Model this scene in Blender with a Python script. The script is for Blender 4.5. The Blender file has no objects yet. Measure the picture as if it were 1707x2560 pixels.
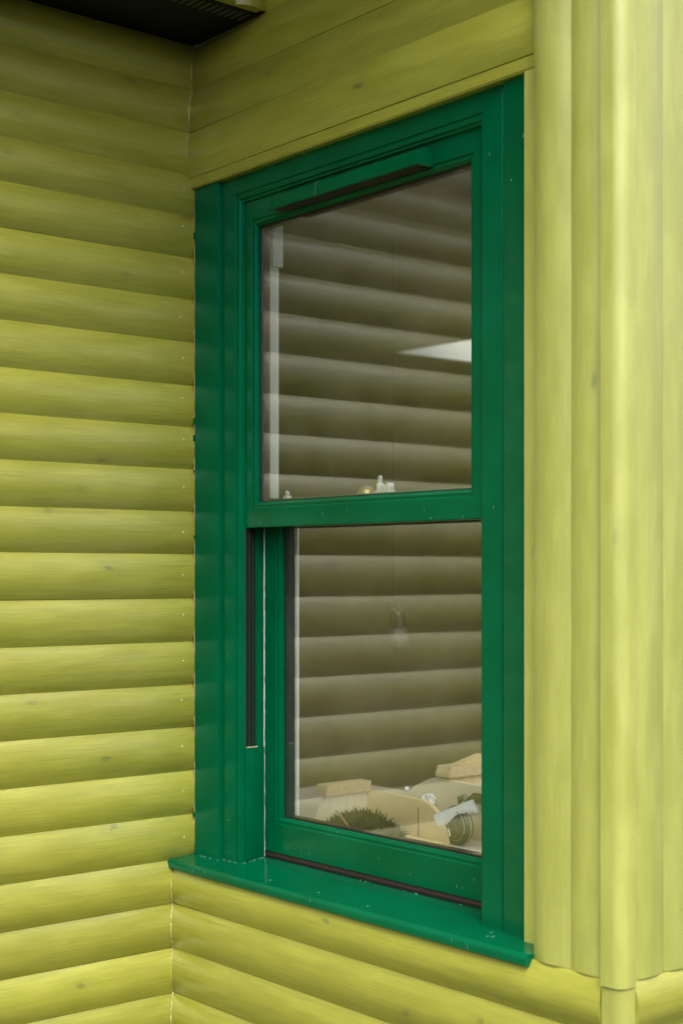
import bpy, bmesh, math, random
from mathutils import Vector, Matrix
RAD = math.radians
random.seed(7)
scene = bpy.context.scene
col = scene.collection

# ------------------------------------------------------------------ camera
cam_d = bpy.data.cameras.new('camera')
cam = bpy.data.objects.new('camera', cam_d); col.objects.link(cam)
scene.camera = cam
cam.location = (2.8248, -1.9223, 1.60)
cam.rotation_euler = (RAD(90), 0, math.atan2(0.76694, 0.64171))
cam_d.sensor_fit = 'HORIZONTAL'; cam_d.sensor_width = 24.0
cam_d.lens = 51.94; cam_d.shift_y = 0.0902
cam_d.clip_start = 0.05; cam_d.clip_end = 900
cam_d.dof.use_dof = True; cam_d.dof.focus_distance = 3.12; cam_d.dof.aperture_fstop = 3.6

# ------------------------------------------------------------------ sky and sun (bright overcast)
SUN_EL, SUN_AZ = 58.0, 124.0          # azimuth clockwise from +Y
world = bpy.data.worlds.new('World'); scene.world = world; world.use_nodes = True
wn = world.node_tree.nodes; wl = world.node_tree.links
bg = wn['Background']
sky = wn.new('ShaderNodeTexSky'); sky.sky_type = 'NISHITA'; sky.sun_disc = False
sky.sun_elevation = RAD(SUN_EL); sky.sun_rotation = RAD(SUN_AZ)
sky.air_density = 1.0; sky.dust_density = 6.0; sky.ozone_density = 1.0
hs = wn.new('ShaderNodeHueSaturation'); hs.inputs['Saturation'].default_value = 0.45
wl.new(sky.outputs[0], hs.inputs['Color']); wl.new(hs.outputs[0], bg.inputs[0])
bg.inputs[1].default_value = 0.125
sun_d = bpy.data.lights.new('sun', 'SUN'); sun_d.energy = 1.15; sun_d.angle = RAD(50); sun_d.color = (1, .97, .91)
sun = bpy.data.objects.new('sun', sun_d); col.objects.link(sun)
_s = Vector((math.sin(RAD(SUN_AZ))*math.cos(RAD(SUN_EL)), math.cos(RAD(SUN_AZ))*math.cos(RAD(SUN_EL)), math.sin(RAD(SUN_EL))))
sun.rotation_euler = _s.to_track_quat('Z', 'Y').to_euler(); sun.location = (6, -6, 9)
vs = scene.view_settings
vs.view_transform = 'Standard'; vs.look = 'None'; vs.exposure = 1.0; vs.gamma = 1.0; vs.use_curve_mapping = False
scene.cycles.max_bounces = 10; scene.cycles.transparent_max_bounces = 16; scene.cycles.glossy_bounces = 6
scene.cycles.use_denoising = True; scene.cycles.caustics_reflective = False; scene.cycles.caustics_refractive = False

# ------------------------------------------------------------------ materials
def new_mat(name):
    m = bpy.data.materials.new(name); m.use_nodes = True
    return m, m.node_tree.nodes, m.node_tree.links, m.node_tree.nodes['Principled BSDF']

def simple(name, color, rough=.5, spec=.5, metallic=0.0, vary=.12, scale=30, bump=0.0):
    m, n, l, b = new_mat(name)
    tc = n.new('ShaderNodeTexCoord'); nz = n.new('ShaderNodeTexNoise'); nz.inputs['Scale'].default_value = scale
    nz.inputs['Detail'].default_value = 5
    l.new(tc.outputs['Object'], nz.inputs['Vector'])
    r = n.new('ShaderNodeValToRGB'); c = color
    r.color_ramp.elements[0].color = (c[0]*(1-vary), c[1]*(1-vary), c[2]*(1-vary), 1); r.color_ramp.elements[0].position = .3
    r.color_ramp.elements[1].color = (min(1, c[0]*(1+vary)), min(1, c[1]*(1+vary)), min(1, c[2]*(1+vary)), 1); r.color_ramp.elements[1].position = .7
    l.new(nz.outputs['Fac'], r.inputs[0]); l.new(r.outputs[0], b.inputs['Base Color'])
    b.inputs['Roughness'].default_value = rough; b.inputs['Specular IOR Level'].default_value = spec; b.inputs['Metallic'].default_value = metallic
    if bump:
        bp = n.new('ShaderNodeBump'); bp.inputs['Strength'].default_value = bump; bp.inputs['Distance'].default_value = .004
        l.new(nz.outputs['Fac'], bp.inputs['Height']); l.new(bp.outputs[0], b.inputs['Normal'])
    return m

def math_node(n, op, a=None, b=None, clamp=False):
    x = n.new('ShaderNodeMath'); x.operation = op; x.use_clamp = clamp
    for i, v in ((0, a), (1, b)):
        if v is None: continue
        if isinstance(v, (int, float)): x.inputs[i].default_value = v
        else: n.id_data.links.new(v, x.inputs[i])
    return x.outputs[0]

def mix_col(n, fac, a, b, mode='MIX'):
    x = n.new('ShaderNodeMix'); x.data_type = 'RGBA'; x.blend_type = mode
    for i, v in ((0, fac), (6, a), (7, b)):
        if isinstance(v, (int, float)): x.inputs[i].default_value = v
        elif isinstance(v, tuple): x.inputs[i].default_value = (*v, 1)
        else: n.id_data.links.new(v, x.inputs[i])
    return x.outputs[2]

def mat_stained_timber(name, base, upright=False, wear=1.0):
    """Yellow-green translucent stain on planed softwood: grain along local X, cloudy coats, knots, specks."""
    m, n, l, b = new_mat(name)
    tc = n.new('ShaderNodeTexCoord'); oi = n.new('ShaderNodeObjectInfo')
    cmb = n.new('ShaderNodeCombineXYZ')
    for i, k in enumerate((37.0, 11.0, 23.0)): l.new(math_node(n, 'MULTIPLY', oi.outputs['Random'], k), cmb.inputs[i])
    add = n.new('ShaderNodeVectorMath'); add.operation = 'ADD'
    src = tc.outputs['Object']
    if upright:                                    # grain runs along local Z
        sx = n.new('ShaderNodeSeparateXYZ'); cx = n.new('ShaderNodeCombineXYZ'); l.new(src, sx.inputs[0])
        l.new(sx.outputs[2], cx.inputs[0]); l.new(sx.outputs[1], cx.inputs[1]); l.new(sx.outputs[0], cx.inputs[2]); src = cx.outputs[0]
    l.new(src, add.inputs[0]); l.new(cmb.outputs[0], add.inputs[1])
    P = add.outputs[0]
    def mapped(s):
        mp = n.new('ShaderNodeMapping'); mp.inputs['Scale'].default_value = s; l.new(P, mp.inputs[0]); return mp.outputs[0]
    def noise(s, scale, detail=4, rough=.55):
        z = n.new('ShaderNodeTexNoise'); z.inputs['Scale'].default_value = scale; z.inputs['Detail'].default_value = detail; z.inputs['Roughness'].default_value = rough
        l.new(mapped(s), z.inputs['Vector']); return z.outputs['Fac']
    def ramp(v, p0, p1, c0=0, c1=1):
        r = n.new('ShaderNodeMapRange'); r.inputs['From Min'].default_value = p0; r.inputs['From Max'].default_value = p1
        r.inputs['To Min'].default_value = c0; r.inputs['To Max'].default_value = c1; r.interpolation_type = 'SMOOTHSTEP'
        l.new(v, r.inputs['Value']); return r.outputs[0]
    cloud = noise((3.2, 6, 14), 2.2, 6, .6)
    grain = noise((5, 60, 190), 1.8, 5, .65)
    streak = noise((2.6, 12, 95), 1.7, 4)
    c = base
    col1 = mix_col(n, ramp(cloud, .36, .66), (c[0]*.90, c[1]*.90, c[2]*.84), (c[0]*1.05, c[1]*1.045, c[2]*1.10))
    col2 = mix_col(n, ramp(grain, .46, .62, 0, .46*wear), col1, (c[0]*.66, c[1]*.68, c[2]*.6))
    col3 = mix_col(n, ramp(streak, .62, .70, 0, .42*wear), col2, (c[0]*.62, c[1]*.66, c[2]*.75))
    col4 = mix_col(n, ramp(streak, .36, .26, 0, .4*wear), col3, (c[0]*1.20, c[1]*1.14, c[2]*.85))
    # knots: voronoi cells, only some of them
    vo = n.new('ShaderNodeTexVoronoi'); vo.feature = 'F1'; vo.inputs['Scale'].default_value = 1.0; vo.inputs['Randomness'].default_value = 1.0
    wob = noise((40, 40, 90), 1.0, 3)
    vo.voronoi_dimensions = '2D'
    kx = n.new('ShaderNodeSeparateXYZ'); kc = n.new('ShaderNodeCombineXYZ'); l.new(mapped((5.0, 1, 12)), kx.inputs[0])
    l.new(kx.outputs[0], kc.inputs[0]); l.new(kx.outputs[2], kc.inputs[1]); l.new(kc.outputs[0], vo.inputs['Vector'])
    dist = math_node(n, 'ADD', vo.outputs['Distance'], math_node(n, 'MULTIPLY', math_node(n, 'SUBTRACT', wob, .5), .22))
    sep = n.new('ShaderNodeSeparateColor'); l.new(vo.outputs['Color'], sep.inputs[0])
    some = ramp(sep.outputs[0], .80, .97)
    knot = math_node(n, 'MULTIPLY', ramp(dist, .085, .02, 0, .55), some)
    halo = math_node(n, 'MULTIPLY', ramp(dist, .30, .06, 0, .28), some)
    col5 = mix_col(n, halo, col4, (c[0]*.66, c[1]*.70, c[2]*.8))
    col6 = mix_col(n, knot, col5, (c[0]*.30, c[1]*.34, c[2]*.7))
    # pale specks
    sp = n.new('ShaderNodeTexVoronoi'); sp.inputs['Scale'].default_value = 1.0
    l.new(mapped((38, 38, 38)), sp.inputs['Vector'])
    sps = n.new('ShaderNodeSeparateColor'); l.new(sp.outputs['Color'], sps.inputs[0])
    speck = math_node(n, 'MULTIPLY', ramp(sp.outputs['Distance'], .06, .03), ramp(sps.outputs[1], .86, .9))
    col7 = mix_col(n, math_node(n, 'MULTIPLY', speck, .75), col6, (.72, .70, .38))
    hsv = n.new('ShaderNodeHueSaturation')
    l.new(math_node(n, 'ADD', math_node(n, 'MULTIPLY', oi.outputs['Random'], .20), .88), hsv.inputs['Value'])
    l.new(col7, hsv.inputs['Color']); l.new(hsv.outputs[0], b.inputs['Base Color'])
    b.inputs['Specular IOR Level'].default_value = .7; b.inputs['Coat Weight'].default_value = 1.0; b.inputs['Coat Roughness'].default_value = .32
    l.new(ramp(cloud, .3, .7, .30, .46), b.inputs['Roughness'])
    wv = n.new('ShaderNodeTexWave'); wv.wave_type = 'BANDS'; wv.bands_direction = 'X'; wv.inputs['Scale'].default_value = 95; wv.inputs['Distortion'].default_value = 1.5
    l.new(P, wv.inputs['Vector'])
    h = math_node(n, 'ADD', math_node(n, 'MULTIPLY', wv.outputs['Fac'], .06), math_node(n, 'ADD', math_node(n, 'MULTIPLY', grain, .25), math_node(n, 'MULTIPLY', noise((6, 14, 14), 2.0, 3), .9)))
    bp = n.new('ShaderNodeBump'); bp.inputs['Strength'].default_value = .55; bp.inputs['Distance'].default_value = .0016
    l.new(h, bp.inputs['Height']); l.new(bp.outputs[0], b.inputs['Normal'])
    return m

def mat_gloss_paint(name, base, rough=.17):
    m, n, l, b = new_mat(name)
    tc = n.new('ShaderNodeTexCoord')
    def noise(s, detail=4, sc=(1, 1, 1)):
        mp = n.new('ShaderNodeMapping'); mp.inputs['Scale'].default_value = sc; l.new(tc.outputs['Object'], mp.inputs[0])
        z = n.new('ShaderNodeTexNoise'); z.inputs['Scale'].default_value = s; z.inputs['Detail'].default_value = detail; l.new(mp.outputs[0], z.inputs['Vector']); return z.outputs['Fac']
    def ramp(v, p0, p1, c0=0, c1=1):
        r = n.new('ShaderNodeMapRange'); r.inputs['From Min'].default_value = p0; r.inputs['From Max'].default_value = p1
        r.inputs['To Min'].default_value = c0; r.inputs['To Max'].default_value = c1; l.new(v, r.inputs['Value']); return r.outputs[0]
    c = base
    c1 = mix_col(n, ramp(noise(9), .35, .65), (c[0], c[1]*.9, c[2]*.88), (c[0], c[1]*1.08, c[2]*1.14))
    mp = n.new('ShaderNodeMapping'); mp.inputs['Scale'].default_value = (30, 30, 13); l.new(tc.outputs['Object'], mp.inputs[0])
    sp = n.new('ShaderNodeTexVoronoi'); sp.inputs['Scale'].default_value = 1.0; l.new(mp.outputs[0], sp.inputs['Vector'])
    sc = n.new('ShaderNodeSeparateColor'); l.new(sp.outputs['Color'], sc.inputs[0])
    speck = math_node(n, 'MULTIPLY', ramp(sp.outputs['Distance'], .045, .025), ramp(sc.outputs[0], .93, .95))
    c2 = mix_col(n, math_node(n, 'MULTIPLY', speck, .5), c1, (.35, .62, .52))
    l.new(c2, b.inputs['Base Color'])
    l.new(ramp(noise(40), .3, .7, rough-.05, rough+.09), b.inputs['Roughness'])
    b.inputs['Specular IOR Level'].default_value = .26; b.inputs['Specular Tint'].default_value = (.12, 1, .85, 1)
    bp = n.new('ShaderNodeBump'); bp.inputs['Strength'].default_value = .12; bp.inputs['Distance'].default_value = .0006
    l.new(noise(25, 2), bp.inputs['Height']); l.new(bp.outputs[0], b.inputs['Normal'])
    return m

def mat_glass(name, r0=.108):
    m, n, l, b = new_mat(name); n.remove(b)
    out = n['Material Output']
    lw = n.new('ShaderNodeLayerWeight'); lw.inputs['Blend'].default_value = .5
    fac = math_node(n, 'ADD', math_node(n, 'MULTIPLY', math_node(n, 'POWER', lw.outputs['Facing'], 5), 1-r0), r0)
    tr = n.new('ShaderNodeBsdfTransparent'); tr.inputs['Color'].default_value = (.97, .98, .97, 1)
    gl = n.new('ShaderNodeBsdfGlossy'); gl.inputs['Roughness'].default_value = .04; gl.inputs['Color'].default_value = (.97, .98, 1, 1)
    tc = n.new('ShaderNodeTexCoord'); nz = n.new('ShaderNodeTexNoise'); nz.inputs['Scale'].default_value = 3.0; nz.inputs['Detail'].default_value = 1
    l.new(tc.outputs['Object'], nz.inputs['Vector'])
    bp = n.new('ShaderNodeBump'); bp.inputs['Strength'].default_value = .15; bp.inputs['Distance'].default_value = .001
    l.new(nz.outputs['Fac'], bp.inputs['Height']); l.new(bp.outputs[0], gl.inputs['Normal'])
    mp = n.new('ShaderNodeMapping'); mp.inputs['Scale'].default_value = (55, 1, 26); l.new(tc.outputs['Object'], mp.inputs[0])
    vo = n.new('ShaderNodeTexVoronoi'); vo.inputs['Scale'].default_value = 1.0; l.new(mp.outputs[0], vo.inputs['Vector'])
    sc = n.new('ShaderNodeSeparateColor'); l.new(vo.outputs['Color'], sc.inputs[0])
    spot = math_node(n, 'MULTIPLY', math_node(n, 'LESS_THAN', vo.outputs['Distance'], .07), math_node(n, 'GREATER_THAN', sc.outputs[0], .93))
    film = n.new('ShaderNodeTexNoise'); film.inputs['Scale'].default_value = 9; film.inputs['Detail'].default_value = 6; l.new(tc.outputs['Object'], film.inputs['Vector'])
    dust = math_node(n, 'ADD', math_node(n, 'MULTIPLY', spot, .35), math_node(n, 'MULTIPLY', math_node(n, 'SUBTRACT', film.outputs['Fac'], .25, True), .10))
    df = n.new('ShaderNodeBsdfDiffuse'); df.inputs['Color'].default_value = (.6, .58, .5, 1)
    md = n.new('ShaderNodeMixShader'); l.new(dust, md.inputs[0]); l.new(tr.outputs[0], md.inputs[1]); l.new(df.outputs[0], md.inputs[2])
    mx = n.new('ShaderNodeMixShader'); l.new(fac, mx.inputs[0]); l.new(md.outputs[0], mx.inputs[1]); l.new(gl.outputs[0], mx.inputs[2])
    l.new(mx.outputs[0], out.inputs['Surface'])
    return m

def mat_wood(name, c, c2, rough=.6, s=(3, 30, 30)):
    m, n, l, b = new_mat(name)
    tc = n.new('ShaderNodeTexCoord'); mp = n.new('ShaderNodeMapping'); mp.inputs['Scale'].default_value = s
    l.new(tc.outputs['Object'], mp.inputs[0])
    nz = n.new('ShaderNodeTexNoise'); nz.inputs['Scale'].default_value = 3; nz.inputs['Detail'].default_value = 6; l.new(mp.outputs[0], nz.inputs['Vector'])
    r = n.new('ShaderNodeValToRGB'); r.color_ramp.elements[0].position = .32; r.color_ramp.elements[1].position = .68
    r.color_ramp.elements[0].color = (*c2, 1); r.color_ramp.elements[1].color = (*c, 1)
    l.new(nz.outputs['Fac'], r.inputs[0]); l.new(r.outputs[0], b.inputs['Base Color']); b.inputs['Roughness'].default_value = rough
    return m

M = {}
M['lime'] = mat_stained_timber('yellow_green_stain', (.41, .418, .056))
M['lime_lit'] = mat_stained_timber('lit_yellow_green_stain', (.465, .495, .112), False, .35)  # paler copy of the stain: stronger light on these boards put into the colour
M['lime_up'] = mat_stained_timber('yellow_green_stain_upright', (.465, .495, .112), True, .35)  # same lightened base with upright grain, light at the corner painted in
M['green'] = mat_gloss_paint('green_gloss_paint', (.0, .112, .043))
M['glass'] = mat_glass('window_glass')
M['clear_glass'] = mat_glass('clear_glass', .04)
M['black'] = simple('black_plastic', (.006, .006, .008), .6, .3)
M['slot'] = simple('grey_mesh', (.10, .11, .10), .7)
M['backing'] = simple('dark_membrane', (.10, .10, .02), .9, .1)
M['gasket'] = simple('black_rubber', (.010, .009, .010), .55, .4)
M['seal'] = simple('brown_seal', (.060, .038, .038), .6)
M['white'] = simple('white_paint', (.80, .82, .80), .45, .5, 0, .04, 60)
M['caulk'] = simple('cream_caulk', (.60, .56, .26), .6, .3, 0, .35, 90, .4)
M['pale_line'] = simple('pale_strip', (.66, .68, .66), .8, .2, 0, .2, 120)
M['plum'] = simple('plum_brown_wall', (.52, .36, .26), .8, .2, 0, .15, 4)
M['floor_in'] = mat_wood('brown_floorboards', (.09, .06, .035), (.05, .03, .02))
M['ceil_in'] = simple('dull_ceiling', (.42, .36, .30), .9, .1, 0, .1, 3)
M['ply'] = mat_wood('birch_plywood', (.80, .66, .40), (.74, .58, .32), .55, (4, 40, 4))
M['pale_ply'] = mat_wood('pale_plywood', (.86, .79, .62), (.82, .72, .52), .5, (4, 40, 4))
M['pine'] = mat_wood('pine_batten', (.82, .68, .42), (.72, .55, .30), .55, (5, 40, 40))
M['bench'] = mat_wood('scrubbed_bench', (.72, .64, .55), (.60, .51, .43), .6, (3, 20, 20))
M['shred'] = simple('dark_green_shreds', (.009, .011, .004), .6, .3, 0, .5, 80)
M['stick'] = mat_wood('thin_stick', (.36, .25, .14), (.28, .18, .10))
M['tissue'] = simple('white_tissue', (.86, .86, .84), .8, .2, 0, .08, 80)
M['silver'] = simple('silver_duct', (.78, .83, .82), .35, .5, 0, .08, 60)
M['smoke'] = simple('smoked_plastic', (.010, .011, .008), .2, .35, 0, .2, 12)
M['bezel'] = simple('grey_bezel', (.16, .17, .16), .35)
M['steel'] = simple('bright_steel', (.82, .84, .82), .25, .6, .4, .05, 60)
M['brass'] = simple('dull_brass', (.32, .27, .12), .35, .5, .7, .1, 40)
M['greyboard'] = simple('frosted_grey', (.22, .21, .195), .8, .2, 0, .08, 8)
M['ground'] = simple('gravel_ground', (.04, .042, .036), .95, .1, 0, .4, 5, .6)
M['roof'] = simple('slate_roof', (.07, .07, .075), .8, .2, 0, .3, 6)
M['bare'] = simple('bare_wood_chips', (.62, .50, .34), .8, .1, 0, .3, 200)

# ------------------------------------------------------------------ helpers
def thing(name, label, cat, loc=(0, 0, 0), group=None, kind='thing'):
    o = bpy.data.objects.new(name, None); col.objects.link(o); o.location = loc; o.empty_display_size = .1
    o['label'] = label; o['category'] = cat; o['kind'] = kind
    if group: o['group'] = group
    return o

def link(name, me, mat, parent=None, smooth=None):
    me.materials.append(mat) if mat and not me.materials else None
    if smooth is not None: me.shade_smooth() if smooth is True else me.set_sharp_from_angle(angle=smooth)
    o = bpy.data.objects.new(name, me); col.objects.link(o)
    if parent is not None:
        o.parent = parent
        o.matrix_parent_inverse = parent.matrix_world.inverted() if False else Matrix.Identity(4)
    return o

def tag(o, label=None, cat=None, group=None, kind=None):
    if label: o['label'] = label
    if cat: o['category'] = cat
    if group: o['group'] = group
    if kind: o['kind'] = kind
    return o

def mesh_bm(name, bm):
    bmesh.ops.recalc_face_normals(bm, faces=bm.faces)
    me = bpy.data.meshes.new(name); bm.to_mesh(me); bm.free(); return me

def smooth_all(me, ang=35):
    for p in me.polygons: p.use_smooth = True
    me.set_sharp_from_angle(angle=RAD(ang))
    return me

def bm_box(bm, x0, x1, y0, y1, z0, z1):
    v = [bm.verts.new((x, y, z)) for x in (x0, x1) for y in (y0, y1) for z in (z0, z1)]
    for f in ((0, 1, 3, 2), (4, 6, 7, 5), (0, 4, 5, 1), (2, 3, 7, 6), (0, 2, 6, 4), (1, 5, 7, 3)):
        bm.faces.new([v[i] for i in f])

def box(name, x0, x1, y0, y1, z0, z1, mat, parent=None, bevel=0.0, seg=2):
    cx, cy, cz = (x0+x1)/2, (y0+y1)/2, (z0+z1)/2
    bm = bmesh.new(); bm_box(bm, x0-cx, x1-cx, y0-cy, y1-cy, z0-cz, z1-cz)
    if bevel: bmesh.ops.bevel(bm, geom=bm.edges[:], offset=bevel, segments=seg, profile=.6, affect='EDGES')
    me = mesh_bm(name, bm)
    if bevel: smooth_all(me, 50)
    o = link(name, me, mat, parent); pl = Vector((0, 0, 0)) if parent is None else wloc(parent)
    o.location = Vector((cx, cy, cz)) - pl
    return o

def wloc(o):
    v = Vector(o.location)
    while o.parent is not None:
        o = o.parent; v = v + Vector(o.location)
    return v

def extrude_profile(name, pts, axis, a0, a1, mat, parent=None, ang=35, warp=0):
    """closed profile of 2D points, swept along axis ('x': pts=(y,z); 'z': pts=(x,y); 'y': pts=(x,z))."""
    bm = bmesh.new()
    def P(p, a):
        return {'x': (a, p[0], p[1]), 'z': (p[0], p[1], a), 'y': (p[0], a, p[1])}[axis]
    n = len(pts); A = [bm.verts.new(P(p, a0)) for p in pts]; B = [bm.verts.new(P(p, a1)) for p in pts]
    for i in range(n):
        j = (i+1) % n; bm.faces.new((A[i], A[j], B[j], B[i]))
    bm.faces.new(A); bm.faces.new(B[::-1])
    me = smooth_all(mesh_bm(name, bm), ang)
    o = link(name, me, mat, parent)
    if parent is not None: o.location = -wloc(parent)
    return o

def frame_set(names, ys, dL, dR, dT, dB, rect, mat, parent, ang=30):
    """mitred members of a rectangular frame; one y per profile point, one inset per point and side."""
    x0, x1, z0, z1 = rect; out = {}
    for side, nm in names.items():
        bm = bmesh.new(); A = []; B = []
        for i, y in enumerate(ys):
            if side == 'L': a, b = (x0+dL[i], y, z0+dB[i]), (x0+dL[i], y, z1-dT[i])
            elif side == 'R': a, b = (x1-dR[i], y, z0+dB[i]), (x1-dR[i], y, z1-dT[i])
            elif side == 'T': a, b = (x0+dL[i], y, z1-dT[i]), (x1-dR[i], y, z1-dT[i])
            else: a, b = (x0+dL[i], y, z0+dB[i]), (x1-dR[i], y, z0+dB[i])
            A.append(bm.verts.new(a)); B.append(bm.verts.new(b))
        n = len(ys)
        for i in range(n):
            j = (i+1) % n; bm.faces.new((A[i], A[j], B[j], B[i]))
        bm.faces.new(A); bm.faces.new(B[::-1])
        o = link(nm, smooth_all(mesh_bm(nm, bm), ang), mat, parent); o.location = -wloc(parent)
        out[side] = o
    return out

D = .0152                                   # bulge of the half-round cladding
def board_mesh(L, w, d=D, gap=.0012, nlen=8, seed=0, sink=.010, amp=.0006):
    rnd = random.Random(seed); N = 12
    prof = [(sink, gap/2)]
    R = (w*w/4 + d*d)/(2*d); ha = math.asin(min(1, (w/2)/R))
    for i in range(N+1):
        a = -ha + 2*ha*i/N
        z = w/2 + R*math.sin(a); y = -(R*math.cos(a) - (R-d))
        z = min(max(z, gap/2), w-gap/2)
        prof.append((y, z))
    # rounded lips
    prof.append((sink, w-gap/2))
    bm = bmesh.new(); rings = []
    p1, p2, p3 = rnd.random()*6, rnd.random()*6, rnd.random()*6
    for k in range(nlen+1):
        x = L*k/nlen
        dy = amp*(math.sin(2.1*x+p1)+.6*math.sin(5.3*x+p2)); dz = amp*.6*math.sin(3.1*x+p3)
        rings.append([bm.verts.new((x, y+dy, z+dz)) for y, z in prof])
    n = len(prof)
    for k in range(nlen):
        for i in range(n):
            j = (i+1) % n
            bm.faces.new((rings[k][i], rings[k][j], rings[k+1][j], rings[k+1][i]))
    bm.faces.new(rings[0]); bm.faces.new(rings[-1][::-1])
    return smooth_all(mesh_bm('board', bm), 40)

# ================================================================== LARGE STRUCTURE
g = link('ground', None or (lambda: (lambda bm: (bm_box(bm, -300, 300, -300, 300, -.2, 0), mesh_bm('ground', bm))[1])(bmesh.new()))(), M['ground'])
tag(g, 'grey gravel ground around the timber house', None, None, 'structure')

JL = [0.0, .047, .147, .247, .347, .447, .547, .647, .748, .849, .948, 1.048, 1.148, 1.248, 1.345, 1.444, 1.544, 1.644, 1.742, 1.839, 1.936, 2.033, 2.132, 2.229, 2.325, 2.4216, 2.516, 2.613, 2.7125, 2.814]
# --- left wing wall: half-round boards running towards the camera
wall_l = thing('clad_wall', 'yellow-green wall of stacked half-round boards running left of the green window', 'wall', (0, -2, 0))
Y0 = -4.2
for k in range(1, len(JL)-1):
    z0, z1 = JL[k], JL[k+1]
    if z0 >= 2.5: yend = .03
    elif z0 >= .94: yend = .004 + random.uniform(-.0012, .0012)
    else: yend = -.045
    me = board_mesh(yend-Y0, z1-z0, gap=.0003 if k == 26 else .0001, nlen=10, seed=k)
    o = link('board', me, M['lime'], wall_l)
    o.rotation_euler = (0, RAD(random.uniform(-.006, .006)), RAD(90)); o.location = Vector((random.uniform(-.0008, .0008), Y0, z0)) - wloc(wall_l)
    if 2.45 > z0 > .9:                   # filled nail near the end of each board
        nb = bmesh.new(); bmesh.ops.create_uvsphere(nb, u_segments=8, v_segments=5, radius=.0032)
        for v in nb.verts: v.co.y *= .35
        nm = mesh_bm('nail_filler', nb); nm = smooth_all(nm, 60)
        q = link('nail_filler', nm, M['caulk'], o)
        zz = (z1-z0)*random.uniform(.50, .72); w = z1-z0; R = (w*w/4+D*D)/(2*D)
        yy = -(math.sqrt(R*R-(zz-w/2)**2)-(R-D))
        q.location = (yend-Y0-.046+random.uniform(-.004, .004), yy, zz)
bk = box('backing_sheet', -.05, -.0095, Y0, .03, .02, 2.814, M['backing'], wall_l)
# wing behind that wall (solid, keeps light out)
inner = box('inner_wall', -.12, -.055, Y0, .03, .0, 2.81, M['plum'], wall_l)

# --- window wall
wall_w = thing('clad_wall', 'yellow-green half-round clad wall that holds the green sash window', 'wall', (.65, 0, 0))
YV = -.0585
for k in range(1, 10):
    z0, z1 = JL[k], min(JL[k+1], .9425)
    o = link('board', board_mesh(1.262+.03, z1-z0, gap=random.choice((.0001, .0002, .0006)), nlen=8, seed=100+k), M['lime'], wall_w)
    o.location = Vector((-.03, YV+random.uniform(-.0008, .0008), z0)) - wloc(wall_w)
UP = [2.5046, 2.613, 2.7115, 2.8145, 2.915, 3.015, 3.115]
UY = [-.0205, -.013, -.005, .001, .004, .006, .008]
for k in range(6):
    z0, z1 = UP[k], UP[k+1]; xs = -.03 if k < 3 else .27
    o = link('board', board_mesh(1.125-xs, z1-z0, gap=random.choice((.0001, .0002, .0006)), nlen=8, seed=130+k), M['lime'], wall_w)
    o.location = Vector((xs, UY[k], z0)) - wloc(wall_w); o.rotation_euler = (-math.atan((UY[k+1]-UY[k])/(z1-z0)), 0, 0)
# vertical boards right of the window
for x0, x1, sd in ((1.104, 1.187, 1), (1.187, 1.2635, 2)):
    o = link('upright_board', board_mesh(3.25-.943, x1-x0, d=.0085, gap=.0002, nlen=10, seed=160+sd), M['lime_lit'], wall_w)
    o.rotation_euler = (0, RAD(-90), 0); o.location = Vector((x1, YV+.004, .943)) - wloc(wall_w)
# corner post
def post_prof(x0, x1, y0, y1, r=.022):
    p = [(x0, y1), (x0, y0)]
    for i in range(7):
        a = RAD(-90 + 90*i/6); p.append((x1-r+r*math.cos(a), y0+r+r*math.sin(a)))
    p.append((x1, y1)); return p
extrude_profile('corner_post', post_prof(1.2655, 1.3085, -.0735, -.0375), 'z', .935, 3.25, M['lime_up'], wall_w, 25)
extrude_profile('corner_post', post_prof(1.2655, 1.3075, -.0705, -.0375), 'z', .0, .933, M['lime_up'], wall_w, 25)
# trims round the opening
extrude_profile('head_trim', [(.02, 2.479), (-.016, 2.479), (-.0195, 2.4825), (-.0195, 2.5030), (-.018, 2.5048), (.02, 2.5048)], 'x', -.004, 1.104, M['lime'], wall_w, 25)
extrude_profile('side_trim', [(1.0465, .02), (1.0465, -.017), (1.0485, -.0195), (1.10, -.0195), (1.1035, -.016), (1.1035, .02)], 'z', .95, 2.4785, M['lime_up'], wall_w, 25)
# wall core: pieces around the opening (y .02 to .14)
box('backing_sheet', -.015, 1.2645, -.0395, .02, .02, .925, M['backing'], wall_w)
box('backing_sheet', -.015, 1.2645, .021, .139, 2.5045, 3.2, M['backing'], wall_w)
box('backing_sheet', 1.1045, 1.2645, -.036, .139, .935, 2.504, M['backing'], wall_w)
box('inner_wall', .0, 1.2645, .0205, .139, .02, .925, M['plum'], wall_w)

# --- right end wall (turns the outside corner)
wall_r = thing('clad_wall', 'brightly lit yellow-green clad wall turning the corner at far right', 'wall', (1.3, 2, 0))
XV = 1.297
for k in range(1, 10):
    z0, z1 = JL[k], min(JL[k+1], .9425)
    o = link('board', board_mesh(3.5, z1-z0, gap=.001, nlen=8, seed=200+k), M['lime'], wall_r)
    o.rotation_euler = (0, 0, RAD(90)); o.location = Vector((XV+.002, -.0365, z0)) - wloc(wall_r)
yy = -.0365
SW = (.17, 1.9, .995, 2.6)                # unseen window added round the corner to light the bench
for i in range(16):
    w = (.083, .094, .09, .096)[i % 4]
    hole = yy+w > SW[0] and yy < SW[1]
    spans = ((.943, 3.25),) if not hole else ((SW[3], 3.25),)
    for a0, a1 in spans:
        o = link('upright_board', board_mesh(a1-a0, w, d=.007, gap=.0002, nlen=10, seed=230+i), M['lime_lit'], wall_r)
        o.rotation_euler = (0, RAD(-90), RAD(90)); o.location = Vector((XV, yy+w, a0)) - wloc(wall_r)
    yy += w
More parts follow.
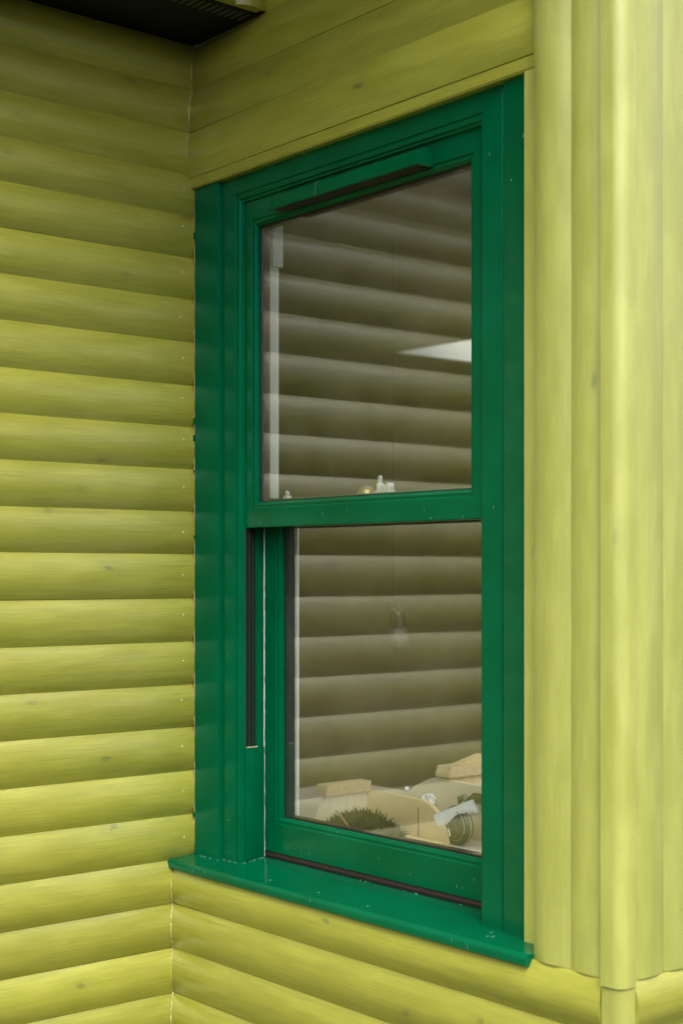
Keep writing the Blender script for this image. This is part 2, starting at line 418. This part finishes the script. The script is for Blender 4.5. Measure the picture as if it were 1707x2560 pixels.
for y0, y1, z0, z1 in ((-.03, SW[0], .02, 3.24), (SW[1], 3.46, .02, 3.24), (SW[0], SW[1], .02, SW[2]), (SW[0], SW[1], SW[3], 3.24)):
    box('backing_sheet', 1.2655, 1.2865, y0, y1, z0, z1, M['backing'], wall_r)
for y0, y1, z0, z1 in ((SW[0]-.06, SW[0]-.0005, .945, SW[3]-.001), (SW[1]+.0005, SW[1]+.06, .945, SW[3]-.001), (SW[0], SW[1], .945, SW[2]-.0005), (SW[0], SW[1], SW[3]-.05, SW[3]-.001)):
    box('added_window_frame', 1.2868, 1.305, y0, y1, z0, z1, M['green'], wall_r)
box('glass_pane', 1.275, 1.279, SW[0], SW[1], SW[2], SW[3]-.0505, M['clear_glass'], wall_r)  # pane of the added bench-lighting window

# --- jettied eave above the left wing
eave = thing('eave', 'black vented soffit with upright yellow-green boards above it at top left', 'eave', (.13, -2, 2.8165))
box('soffit_panel', -.03, .262, Y0, .0, 2.8165, 2.835, M['black'], eave)
box('wall_batten', .0, .27, -.012, .0, 2.8145, 2.8163, M['black'], eave)
for i in range(24):
    y = -.0155 - .0168*i
    o = box('vent_slot', .190, .234, y-.0026, y+.0026, 2.8152, 2.8164, M['slot'], eave)
yy = .004
for i in range(14):
    w = .078
    o = link('upright_board', board_mesh(.48, w, d=.016, gap=.0008, nlen=3, seed=260+i), M['lime'], eave)
    o.rotation_euler = (0, RAD(-90), RAD(90)); o.location = Vector((.264, yy, 2.815)) - wloc(eave); yy -= w
box('upper_wall_core', -.12, .25, Y0, .0, 2.836, 3.29, M['backing'], eave)
extrude_profile('lean_roof', [(-2.6, 3.85), (.52, 3.30), (.52, 3.34), (-2.6, 3.90)], 'y', Y0-.3, 0.02, M['roof'], eave)

# --- main roof with overhang above the window
roof = thing('roof', 'slate roof with deep overhang above the window wall', 'roof', (.5, 0, 3.25), None, 'structure')
RL = (-2.36, -1.30, 2.76, 3.75)             # rooflight openings (x0, x1, y0, y1)
RL2 = (-.50, 1.14, .17, .76)  # added rooflight, unseen, put in to light the bench
RLX = (-1.0, 1.22, .20, 1.55)               # made-up open gap in the roof, lets more daylight onto the bench
def slabs(nm, x0, x1, y0, y1, z0, z1, mat, parent, m, second=None):
    """rectangle with the two rooflight holes left out, as butted panels"""
    second = second or RL2
    xs = sorted({x0, x1} | {v for q in (RL, second) for v in (q[0]-m, q[1]+m) if x0 < v < x1})
    for xa, xb in zip(xs, xs[1:]):
        ys_ = [(y0, y1)]
        for q in (RL, second):
            if q[0]-m <= xa and xb <= q[1]+m:
                ys_ = [p for u, v in ys_ for p in (((u, q[2]-m), (q[3]+m, v)) if u < q[2]-m and v > q[3]+m else ((u, v),))]
        for u, v in ys_: box(nm, xa, xb-.0005, u, v, z0, z1, mat, parent)
OH = -.78
slabs('roof_slab', -3.8, .53, .03, 5.6, 3.29, 3.40, M['roof'], roof, .03, RLX)
slabs('roof_slab', .5305, 1.34, OH, 5.6, 3.29, 3.40, M['roof'], roof, .03, RLX)
box('fascia', .53, 1.36, OH-.02, OH-.001, 3.22, 3.42, M['lime'], roof)

# --- room behind the window
room = thing('room', 'dim brown room seen through the window panes', 'room', (-1, 2.5, 0), None, 'structure')
box('room_wall', -3.7, 1.26, 5.4, 5.5, 0, 3.28, M['plum'], room)
box('room_wall', -3.8, -3.701, .14, 5.5, 0, 3.28, M['plum'], room)
for y0, y1, z0, z1 in ((.1405, SW[0], 0, 3.28), (SW[1], 5.399, 0, 3.28), (SW[0], SW[1], 0, SW[2]), (SW[0], SW[1], SW[3], 3.28)):
    box('room_wall', 1.2, 1.26, y0, y1, z0, z1, M['white'], room)
box('room_wall', -3.7, .05, .06, .1395, 0, 3.28, M['white'], room)
box('room_floor', -3.7, 1.199, .14, 5.399, -.002, .03, M['floor_in'], room)
slabs('room_ceiling', -3.699, 1.198, .141, 5.398, 2.65, 2.69, M['ceil_in'], room, .0285)
rl = thing('rooflight', 'bright white rooflight well in the room ceiling, seen as pale wedge in upper pane', 'rooflight', ((RL[0]+RL[1])/2, (RL[2]+RL[3])/2, 2.65))
def well(rl, RL, top=3.45):
    box('well_side', RL[0]-.028, RL[0], RL[2]-.028, RL[3]+.028, 2.646, top, M['white'], rl)
    box('well_side', RL[1], RL[1]+.028, RL[2]-.028, RL[3]+.028, 2.646, top, M['white'], rl)
    box('well_side', RL[0], RL[1], RL[2]-.028, RL[2], 2.646, top, M['white'], rl)
    box('well_side', RL[0], RL[1], RL[3], RL[3]+.028, 2.646, top, M['white'], rl)
    box('rooflight_pane', RL[0]-.03, RL[1]+.03, RL[2]-.03, RL[3]+.03, top+.002, top+.012, M['clear_glass'], rl)
well(rl, RL)
well(roof, RL2, 2.74)                              # a second one, added out of view to light the bench

# ================================================================== THE WINDOW
win = thing('sash_window', 'green painted sliding sash window with two panes and a wide sill', 'window', (.54, .05, .95))
G = M['green']
# cover strips left and right
extrude_profile('cover_strip', [(.0162, .02), (.0162, -.0095), (.017, -.0103), (.1070, -.0103), (.1095, -.0095), (.1106, -.007), (.1106, .02)], 'z', .9545, 2.492, G, win, 25)
extrude_profile('cover_strip', [(.9855, .02), (.9855, -.004), (.9863, -.0065), (.9885, -.0075), (1.08, -.0075), (1.08, .02)], 'z', .957, 2.492, G, win, 25)
# box frame, mitred, with moulded inner edge
def prof_split(prof, wide, thr=.01):
    return [d if d < thr else d+wide for d, y in prof]
BX = (.1075, .978, .93, 2.50)
bp_ = [(0, .02), (0, .003), (.003, 0), (.052, 0), (.0545, .0012), (.0555, .0035), (.058, .0035), (.0605, .0022), (.0635, .0026), (.067, .0042), (.069, .0075), (.0715, .008), (.0735, .0095), (.0745, .013), (.0745, .0925), (0, .0925)]
ys = [y for d, y in bp_]; dd = [d for d, y in bp_]; dleft = [max(0, d-.0035) for d in dd]; dright = [d if d <= .052 else .052+(d-.052)*.35 for d in dd]
frame_set({'L': 'jamb', 'R': 'jamb', 'T': 'head_jamb'}, ys, dleft, dright, prof_split(bp_, .0045), [0]*len(ys), BX, G, win)
# upper sash (front)
sp_ = [(0, .05), (0, .0165), (.0015, .015), (.0235, .015), (.0252, .0162), (.026, .0185), (.0285, .0185), (.031, .0175), (.0335, .0185), (.0355, .022), (.0375, .023), (.0388, .0262), (.0392, .030), (.0392, .05)]
US = (.176, .9135, 1.7005, 2.4245)
dd = [d for d, y in sp_]
frame_set({'L': 'sash_stile', 'R': 'sash_stile', 'T': 'top_rail', 'B': 'meeting_rail'}, [y for d, y in sp_], dd, dd, prof_split(sp_, .021), prof_split(sp_, .0185), US, G, win)
pane = box('glass_pane', .2155, .874, .030, .034, 1.7585, 2.364, M['glass'], win); pane['label'] = 'upper pane reflecting the clad wall'
def gasket_ring(x0, x1, z0, z1, y0, y1, t, mat, nm='gasket'):
    box(nm, x0, x0+t, y0, y1, z0, z1, mat, win); box(nm, x1-t, x1, y0, y1, z0, z1, mat, win)
    box(nm, x0+t, x1-t, y0, y1, z0, z0+t*.6, mat, win); box(nm, x0+t, x1-t, y0, y1, z1-t, z1, mat, win)
gasket_ring(.2151, .8744, 1.7582, 2.3645, .0275, .0298, .0022, M['gasket'])
gasket_ring(.2151, .8744, 1.7582, 2.3645, .0342, .0505, .004, M['seal'], 'spacer_bar')
# lower sash (behind)
LS = (.177, .919, .9805, 1.765)
def shift(prof, dy, back): return [dy+y if y < .049 else back for d, y in prof]
dl = prof_split(sp_, .0215)
frame_set({'L': 'sash_stile', 'R': 'sash_stile', 'T': 'meeting_rail', 'B': 'bottom_rail'}, shift(sp_, .051, .104), dl, dl, prof_split(sp_, .02), prof_split(sp_, .041), LS, G, win)
pane = box('glass_pane', .238, .858, .081, .085, 1.061, 1.705, M['glass'], win); pane['label'] = 'lower pane with wooden trays behind it'
gasket_ring(.2376, .8584, 1.0606, 1.7055, .0785, .0808, .003, M['gasket'])
gasket_ring(.2376, .8584, 1.0606, 1.7055, .0852, .1045, .0045, M['gasket'], 'spacer_bar')
box('bottom_seal', .179, .905, .070, .10, .9665, .980, M['seal'], win)
box('bottom_seal', .179, .905, .0655, .0698, .9665, .9715, M['gasket'], win)
# pale ragged line where the lower sash meets its track
def ragged_strip(nm, x, y, z0, z1, w, mat, n=60, axis='x', thick=.0012, seed=1, parent=None, jag=.5):
    r = random.Random(seed); bm = bmesh.new(); vs = []
    for i in range(n+1):
        z = z0+(z1-z0)*i/n; a = w*(1-jag*r.random()**2); b_ = w*.25*r.random()
        if axis == 'x': p = ((x-b_, y, z), (x+a, y, z), (x+a, y+thick, z), (x-b_, y+thick, z))
        else: p = ((x, y-b_, z), (x, y+a, z), (x-thick, y+a, z), (x-thick, y-b_, z))
        vs.append([bm.verts.new(q) for q in p])
    for i in range(n):
        for k in range(4):
            bm.faces.new((vs[i][k], vs[i][(k+1) % 4], vs[i+1][(k+1) % 4], vs[i+1][k]))
    bm.faces.new(vs[0]); bm.faces.new(vs[-1][::-1])
    o = link(nm, mesh_bm(nm, bm), mat, parent or win); o.location = -wloc(parent or win)
    return o
ragged_strip('track_strip', .1795, .0645, .967, 1.699, .0038, M['pale_line'], 50, 'x', .001, 4, None, .6)
ragged_strip('track_strip', .1788, .0128, 1.218, 1.699, .0016, M['seal'], 40, 'x', .001, 5, None, .5)
# sliding track in the left jamb with the lower guide block
for y0, y1 in ((.017, .024), (.027, .034), (.037, .041)):
    box('track_groove', .1783, .1800, y0, y1, 1.2135, 1.699, M['gasket'], win)
box('guide_block', .1784, .1835, .0135, .0635, .962, 1.2135, G, win, .0015)
box('guide_block_cap', .1784, .1832, .0165, .046, 1.2137, 1.2155, M['bare'], win)
# sill
sill_prof = [(.139, .936), (.139, .974), (.07, .9665), (-.058, .9515)]
for i in range(7):
    a = RAD(83 + 97*i/6); sill_prof.append((-.0655 + .0105*math.cos(a), .9415 + .0105*math.sin(a)))
sill_prof += [(-.0762, .9335), (-.0735, .9312), (-.060, .9315), (-.058, .936)]
extrude_profile('sill', sill_prof, 'x', .002, 1.1035, G, win, 40)
# trickle vent canopy on the top rail
vent_prof = [(.0149, 2.3740), (-.0205, 2.3740), (-.0225, 2.376), (-.0215, 2.396)]
for i in range(1, 9):
    a = RAD(175 - 85*i/8); vent_prof.append((-.003 + .0186*math.cos(a), 2.3965 + .0105*math.sin(a)))
vent_prof += [(.0149, 2.4070)]
tv = extrude_profile('trickle_vent', vent_prof, 'x', .3235, .770, G, win, 30)
cap_prof = [(p[0]-.0008 if p[0] < .01 else p[0], p[1]) for p in vent_prof]
extrude_profile('end_cap', cap_prof, 'x', .7702, .782, G, tv, 30).location = (0, 0, 0)
extrude_profile('end_cap', cap_prof, 'x', .3125, .3233, G, tv, 30).location = (0, 0, 0)
extrude_profile('joint_clip', [(p[0]-.0005 if p[0] < .01 else p[0], p[1]+(.0004 if p[1] > 2.392 else 0)) for p in vent_prof], 'x', .470, .4708, M['bezel'], tv, 30).location = (0, 0, 0)
box('air_slot_shade', .325, .768, -.0165, .0135, 2.3730, 2.3739, M['gasket'], tv).location -= Vector((0, 0, 0))  # black sheet under the canopy: the slot plus painted shade of the underside
# white inner lining glimpsed through both panes
box('inner_stop', .183, .200, .0668, .0915, 1.768, 2.40, M['white'], win, .0012)
box('inner_stop', .2002, .2055, .0705, .099, 2.285, 2.38, M['white'], win, .001)
box('inner_lining', .240, .250, .1052, .1095, 1.0, 1.74, M['white'], win)
# sash fastener and travel stop on the meeting rail
def fastener(x, y, z):
    f = box('sash_fastener', x-.022, x+.022, y-.010, y+.010, z, z+.005, M['steel'], win, .0012)
    base = Vector((x, y, z+.0025))
    for nm, a in (('cam_post', (x-.019, x-.009, y-.006, y+.006, z+.005, z+.021)), ('lever', (x-.017, x-.011, y-.004, y+.004, z+.0212, z+.036)),
                  ('keep', (x+.002, x+.010, y-.008, y+.008, z+.005, z+.016)), ('keep', (x+.012, x+.020, y-.008, y+.008, z+.005, z+.020))):
        box(nm, *a, M['steel'], f, .0015)
    return f
fastener(.566, .083, 1.7652)
st = box('travel_stop', .232, .246, .078, .092, 1.7652, 1.772, M['steel'], win, .0012)
box('stop_pin', .2355, .2395, .082, .088, 1.7722, 1.783, M['steel'], st, .001); box('stop_pin', .2412, .2442, .082, .088, 1.7722, 1.781, M['steel'], st, .001)
bmk = bmesh.new(); bmesh.ops.create_uvsphere(bmk, u_segments=16, v_segments=8, radius=.022)
for v in bmk.verts: v.co.z = max(0, v.co.z)*.8
kn = link('brass_knob', smooth_all(mesh_bm('brass_knob', bmk), 60), M['brass'], win); kn.location = Vector((.505, .088, 1.7655)) - wloc(win)
# sealant, paint chips and bare wood along the cladding edges
ragged_strip('edge_caulk', .0105, -.0075, .985, 2.478, .0052, M['bare'], 150, 'x', .0012, 11, wall_l, .98)
def corner_caulk(z0, z1, yfun, seed, w=.0022):
    r = random.Random(seed); bm = bmesh.new(); vs = []; n = int((z1-z0)/.006)
    for i in range(n+1):
        z = z0+(z1-z0)*i/n; k = max(j for j in range(len(JL)) if JL[j] <= z); wd = JL[k+1]-JL[k]; zz = z-JL[k]
        R = (wd*wd/4+D*D)/(2*D); b_ = math.sqrt(max(0, R*R-(zz-wd/2)**2))-(R-D)
        a = w*(.25+.75*r.random()**1.5); c = Vector((b_+.0006, yfun(z)-b_-.0006, z))
        vs.append([bm.verts.new(c+Vector((p*a, q*a, 0))) for p, q in ((-.1, -1), (1, .1), (.3, .9), (-.9, -.3))])
    for i in range(n):
        for k in range(4): bm.faces.new((vs[i][k], vs[i][(k+1) % 4], vs[i+1][(k+1) % 4], vs[i+1][k]))
    bm.faces.new(vs[0]); bm.faces.new(vs[-1][::-1])
    o = link('corner_caulk', mesh_bm('corner_caulk', bm), M['caulk'], wall_w); o.location = -wloc(wall_w)
def upper_y(z):
    k = max(j for j in range(len(UP)-1) if UP[j] <= max(z, UP[0])); t = (z-UP[k])/(UP[k+1]-UP[k]); return UY[k]+t*(UY[k+1]-UY[k])
corner_caulk(.06, .93, lambda z: YV, 12); corner_caulk(2.515, 2.805, upper_y, 13)
r = random.Random(5)
for i in range(6):
    z = r.uniform(1.0, 2.45); h = r.uniform(.004, .018)
    box('paint_smear', .0115, .0158, -.0105-r.uniform(0, .0025), -.0080, z, z+h, G, wall_l, .0008)

# paint chips and drips: small pale flakes on the green paint
M['chip'] = simple('pale_chip', (.10, .26, .19), .6, .3, 0, .35, 300)
def flake(x, y, z, w, h, d=.0006): box('paint_chip', x-w/2, x+w/2, y-d, y, z-h/2, z+h/2, M['chip'], win)
def sill_z(y): return .9665 + (y-.07)*.1172
for x in (.105, .152, .52, .925, .965): flake(x, -.0758, r.uniform(.939, .946), .0012, r.uniform(.005, .010))
for x, z, h in ((1.035, 2.372, .008), (1.006, 2.30, .004)): flake(x, -.0075, z, .0022, h)
for x, z, h in ((.945, 2.36, .005), (.955, 1.72, .004), (.135, 1.05, .004), (.13, 1.42, .003)): flake(x, 0, z, .0013, h)
for i in range(8): flake(r.uniform(.2, .88), .066, r.uniform(.985, 1.035), .0011, r.uniform(.002, .006))
for i in range(6): flake(r.uniform(.2, .88), .015, r.uniform(1.705, 1.74), .0010, r.uniform(.002, .005))
for i in range(46):                       # flaking along the foot of the frame and the back of the sill
    t = r.random()
    if t < .25: x, y = r.uniform(.112, .17), -.0006
    elif t < .5: x, y = r.uniform(.02, .11), -.0112
    elif t < .75: x, y = .1840, r.uniform(.002, .062)
    else: x, y = r.uniform(.19, .9), .0645
    zz = sill_z(y); s_ = r.uniform(.0012, .0035)
    box('paint_chip', x-s_/2, x+s_/2, y-.0012, y+.0006, zz-.0005, zz+r.uniform(.0006, .0022), M['chip'], win)
for i in range(7):
    x, y = r.uniform(.15, 1.0), r.uniform(-.05, -.015); zz = sill_z(y)
    box('paint_chip', x-.0012, x+.0012, y-.003, y+.003, zz-.0003, zz+.0005, M['chip'], win)

# ================================================================== THINGS BEHIND THE GLASS
def prism(name, poly, y0, y1, mat, parent=None, bevel=0):
    """outline in x,z with thickness y0..y1"""
    bm = bmesh.new(); A = [bm.verts.new((x, y0, z)) for x, z in poly]; B = [bm.verts.new((x, y1, z)) for x, z in poly]
    n = len(poly); bm.faces.new(A); bm.faces.new(B[::-1])
    for i in range(n): bm.faces.new((A[i], A[(i+1) % n], B[(i+1) % n], B[i]))
    o = link(name, mesh_bm(name, bm), mat, parent)
    if parent is not None: o.location = -wloc(parent)
    return o
TB = .985
bench = thing('work_bench', 'pale scrubbed wooden bench top inside, under the wooden trays', 'bench', (.3, .5, 0))
for i in range(4):
    box('bench_plank', -.5, 1.15, .145+i*.19, .145+i*.19+.188, TB-.035, TB, M['bench'], bench, .002)
for x in (-.42, 1.05):
    for y in (.2, .85): box('bench_leg', x-.03, x+.03, y-.03, y+.03, .03, TB-.036, M['bench'], bench)
# tray of shreds: side board along y, back board with curved end
t1 = thing('wooden_tray', 'plywood tray with curved back board holding a dark green heap', 'tray', (.25, .3, TB))
o = extrude_profile('side_board', [(.225, TB), (.276, 1.079), (.40, 1.079), (.40, TB)], 'x', .133, .145, M['pale_ply'], t1, 30)
o = extrude_profile('top_batten', [(.262, 1.0795), (.262, 1.085), (.268, 1.104), (.402, 1.104), (.402, 1.0795)], 'x', .118, .158, M['pine'], t1, 20)
curve = [(.146, TB), (.146, 1.083), (.20, 1.083), (.263, 1.080), (.326, 1.078)]
for i in range(1, 9):
    a = RAD(90 - 90*i/8); curve.append((.326+.092*math.cos(a), TB+.0+.093*math.sin(a)))
prism('back_board', curve, .40, .412, M['ply'], t1)
box('screw_line', .3255, .3270, .3988, .3998, TB, 1.06, M['gasket'], t1)
box('tray_floor', .146, .41, .21, .3985, TB+.0005, TB+.008, M['ply'], t1)
# heap of shreds
hp = bmesh.new(); r = random.Random(21)
def hz(x, y):
    q = ((x-.235)/.115)**2 + ((y-.30)/.10)**2
    return TB+.008+max(0, (1-q))*.054
for i in range(1500):
    x = r.uniform(.13, .345); y = r.uniform(.205, .392)
    if ((x-.235)/.108)**2 + ((y-.30)/.094)**2 > 1 or x < .15: continue
    z = hz(x, y)*1 - r.uniform(0, .008)
    L = r.uniform(.010, .026); w = r.uniform(.0012, .0028)
    d = Vector((r.uniform(-1, 1), r.uniform(-1, 1), r.uniform(-.2, 1.4))).normalized()*L
    s = d.cross(Vector((r.uniform(-1, 1), r.uniform(-1, 1), r.uniform(-1, 1)))).normalized()*w
    s2 = d.cross(s).normalized()*w*.5
    p = Vector((x, y, z)); q = [hp.verts.new(v) for v in (p-s, p+s, p+s2, p+d)]
    for f in ((0, 1, 3), (1, 2, 3), (2, 0, 3), (0, 2, 1)): hp.faces.new([q[k] for k in f])
N_ = 14
grid = [[hp.verts.new((.15+.18*i/N_, .212+.178*j/N_, hz(.15+.18*i/N_, .212+.178*j/N_)-.004)) for j in range(N_+1)] for i in range(N_+1)]
for i in range(N_):
    for j in range(N_): hp.faces.new((grid[i][j], grid[i+1][j], grid[i+1][j+1], grid[i][j+1]))
heap = link('dark_shreds', mesh_bm('dark_shreds', hp), M['shred'])
tag(heap, 'heap of dark green shreds lying in the plywood tray', 'shreds', None, 'stuff')
def tube(name, pts, rad, mat, parent=None, nseg=10, radii=None):
    bm = bmesh.new(); rings = []
    for i, p in enumerate(pts):
        p = Vector(p); a = Vector(pts[max(0, i-1)]); b_ = Vector(pts[min(len(pts)-1, i+1)])
        t = (b_-a).normalized(); u = t.cross(Vector((0, 0, 1)) if abs(t.z) < .9 else Vector((1, 0, 0))).normalized(); v = t.cross(u)
        rr = radii[i] if radii else rad
        rings.append([bm.verts.new(p+rr*(math.cos(2*math.pi*k/nseg)*u+math.sin(2*math.pi*k/nseg)*v)) for k in range(nseg)])
    for i in range(len(pts)-1):
        for k in range(nseg): bm.faces.new((rings[i][k], rings[i][(k+1) % nseg], rings[i+1][(k+1) % nseg], rings[i+1][k]))
    bm.faces.new(rings[0]); bm.faces.new(rings[-1][::-1])
    o = link(name, smooth_all(mesh_bm(name, bm), 50), mat, parent)
    if parent is not None: o.location = -wloc(parent)
    return o
stk = tube('stick', [(.243, .232, 1.052), (.30, .222, 1.020), (.335, .216, 1.0)], .0022, M['stick'])
tag(stk, 'thin brown stick lying across the heap of shreds', 'stick')
# second tray, further back
t2 = thing('wooden_tray', 'pale tray with rounded front board behind the curved plywood one', 'tray', (.35, .55, TB))
pl = [(.16, TB), (.17, 1.055), (.19, 1.078), (.222, 1.095), (.25, 1.108), (.278, 1.116), (.318, 1.114), (.38, 1.112), (.50, 1.108), (.52, TB)]
prism('front_board', pl, .50, .510, M['pale_ply'], t2)
extrude_profile('side_board', [(.511, TB), (.511, 1.12), (.74, 1.12), (.74, TB)], 'x', .300, .312, M['ply'], t2)
extrude_profile('top_batten', [(.49, 1.1205), (.49, 1.128), (.497, 1.146), (.745, 1.146), (.745, 1.1205)], 'x', .288, .334, M['pine'], t2, 20)
extrude_profile('wood_wedge', [(.53, 1.1465), (.62, 1.1465), (.62, 1.166)], 'x', .296, .318, M['pine'], t2, 20)
bmk = bmesh.new(); bmesh.ops.create_uvsphere(bmk, u_segments=12, v_segments=8, radius=.0065)
kb = link('white_knob', smooth_all(mesh_bm('white_knob', bmk), 60), M['white'], t2); kb.location = Vector((.184, .4935, 1.078)) - wloc(t2)
# crumpled tissue
bmk = bmesh.new(); bmesh.ops.create_icosphere(bmk, subdivisions=4, radius=.018); r = random.Random(3)
from mathutils import noise as mn
for v in bmk.verts:
    k = 1+.35*mn.noise(v.co*90)+.18*mn.noise(v.co*260); v.co = Vector((v.co.x*1.15*k, v.co.y*.7*k, v.co.z*k))
ti = link('crumpled_tissue', mesh_bm('crumpled_tissue', bmk), M['tissue']); ti.location = (.272, .485, 1.060)
tag(ti, 'small crumpled white tissue ball in front of the pale board', 'tissue')
# silver ribbed duct with its dark mask
vz = thing('respirator', 'dark smoked round mask with a silver ribbed duct on the bench', 'respirator', (.43, .42, TB))
pts = []; rad = []
for i in range(33):
    t = i/32; pts.append((.385+.085*t, .405+.035*t, 1.036+.040*t)); rad.append(.0165 + (.0009 if i % 2 else 0))
tube('ribbed_duct', pts, .015, M['silver'], vz, 18, rad)
bmk = bmesh.new(); bmesh.ops.create_uvsphere(bmk, u_segments=28, v_segments=16, radius=.044)
for v in bmk.verts: v.co.y *= .45
o = link('smoked_visor', smooth_all(mesh_bm('smoked_visor', bmk), 60), M['smoke'], vz); o.location = Vector((.432, .425, TB+.0435)) - wloc(vz)
for rr, th in ((.0445, .0022), (.033, .0013)):
    ring = [(.432+rr*math.cos(RAD(a)), .425-.0045*(1 if rr > .04 else 3.2), TB+.0445+rr*math.sin(RAD(a))) for a in range(0, 361, 12)]
    tube('visor_rim', ring, th, M['bezel'], vz, 8)
tube('visor_stay', [(.424, .400, 1.024), (.430, .400, 1.008)], .0018, M['steel'], vz, 8)
tube('strap', [(.425, .455, 1.050), (.436, .455, 1.078), (.455, .455, 1.091), (.490, .455, 1.092), (.53, .46, 1.075), (.56, .47, 1.04), (.57, .48, TB+.012)], .013, M['smoke'], vz, 10)
tube('strap', [(.405, .450, 1.058), (.412, .450, 1.086), (.425, .450, 1.092), (.436, .450, 1.080)], .008, M['bezel'], vz, 10)
# a pendant lamp deeper in the room
lamp = thing('pendant_lamp', 'dim pendant lamp with pale oval shade in the lower pane', 'lamp', (-.62, 1.2, 2.64))
tube('cord', [(-.655, 1.2, 2.648), (-.655, 1.2, 1.50)], .0005, M['smoke'], lamp, 8)
tube('lamp_holder', [(-.655, 1.2, 1.51), (-.655, 1.2, 1.49), (-.63, 1.2, 1.47), (-.63, 1.2, 1.435)], .02, M['smoke'], lamp, 14, [.008, .014, .026, .030])
bmk = bmesh.new(); bmesh.ops.create_uvsphere(bmk, u_segments=20, v_segments=14, radius=.03)
for v in bmk.verts: v.co.z *= 1.35
o = link('oval_shade', smooth_all(mesh_bm('oval_shade', bmk), 60), M['greyboard'], lamp); o.location = Vector((-.625, 1.2, 1.398)) - wloc(lamp)
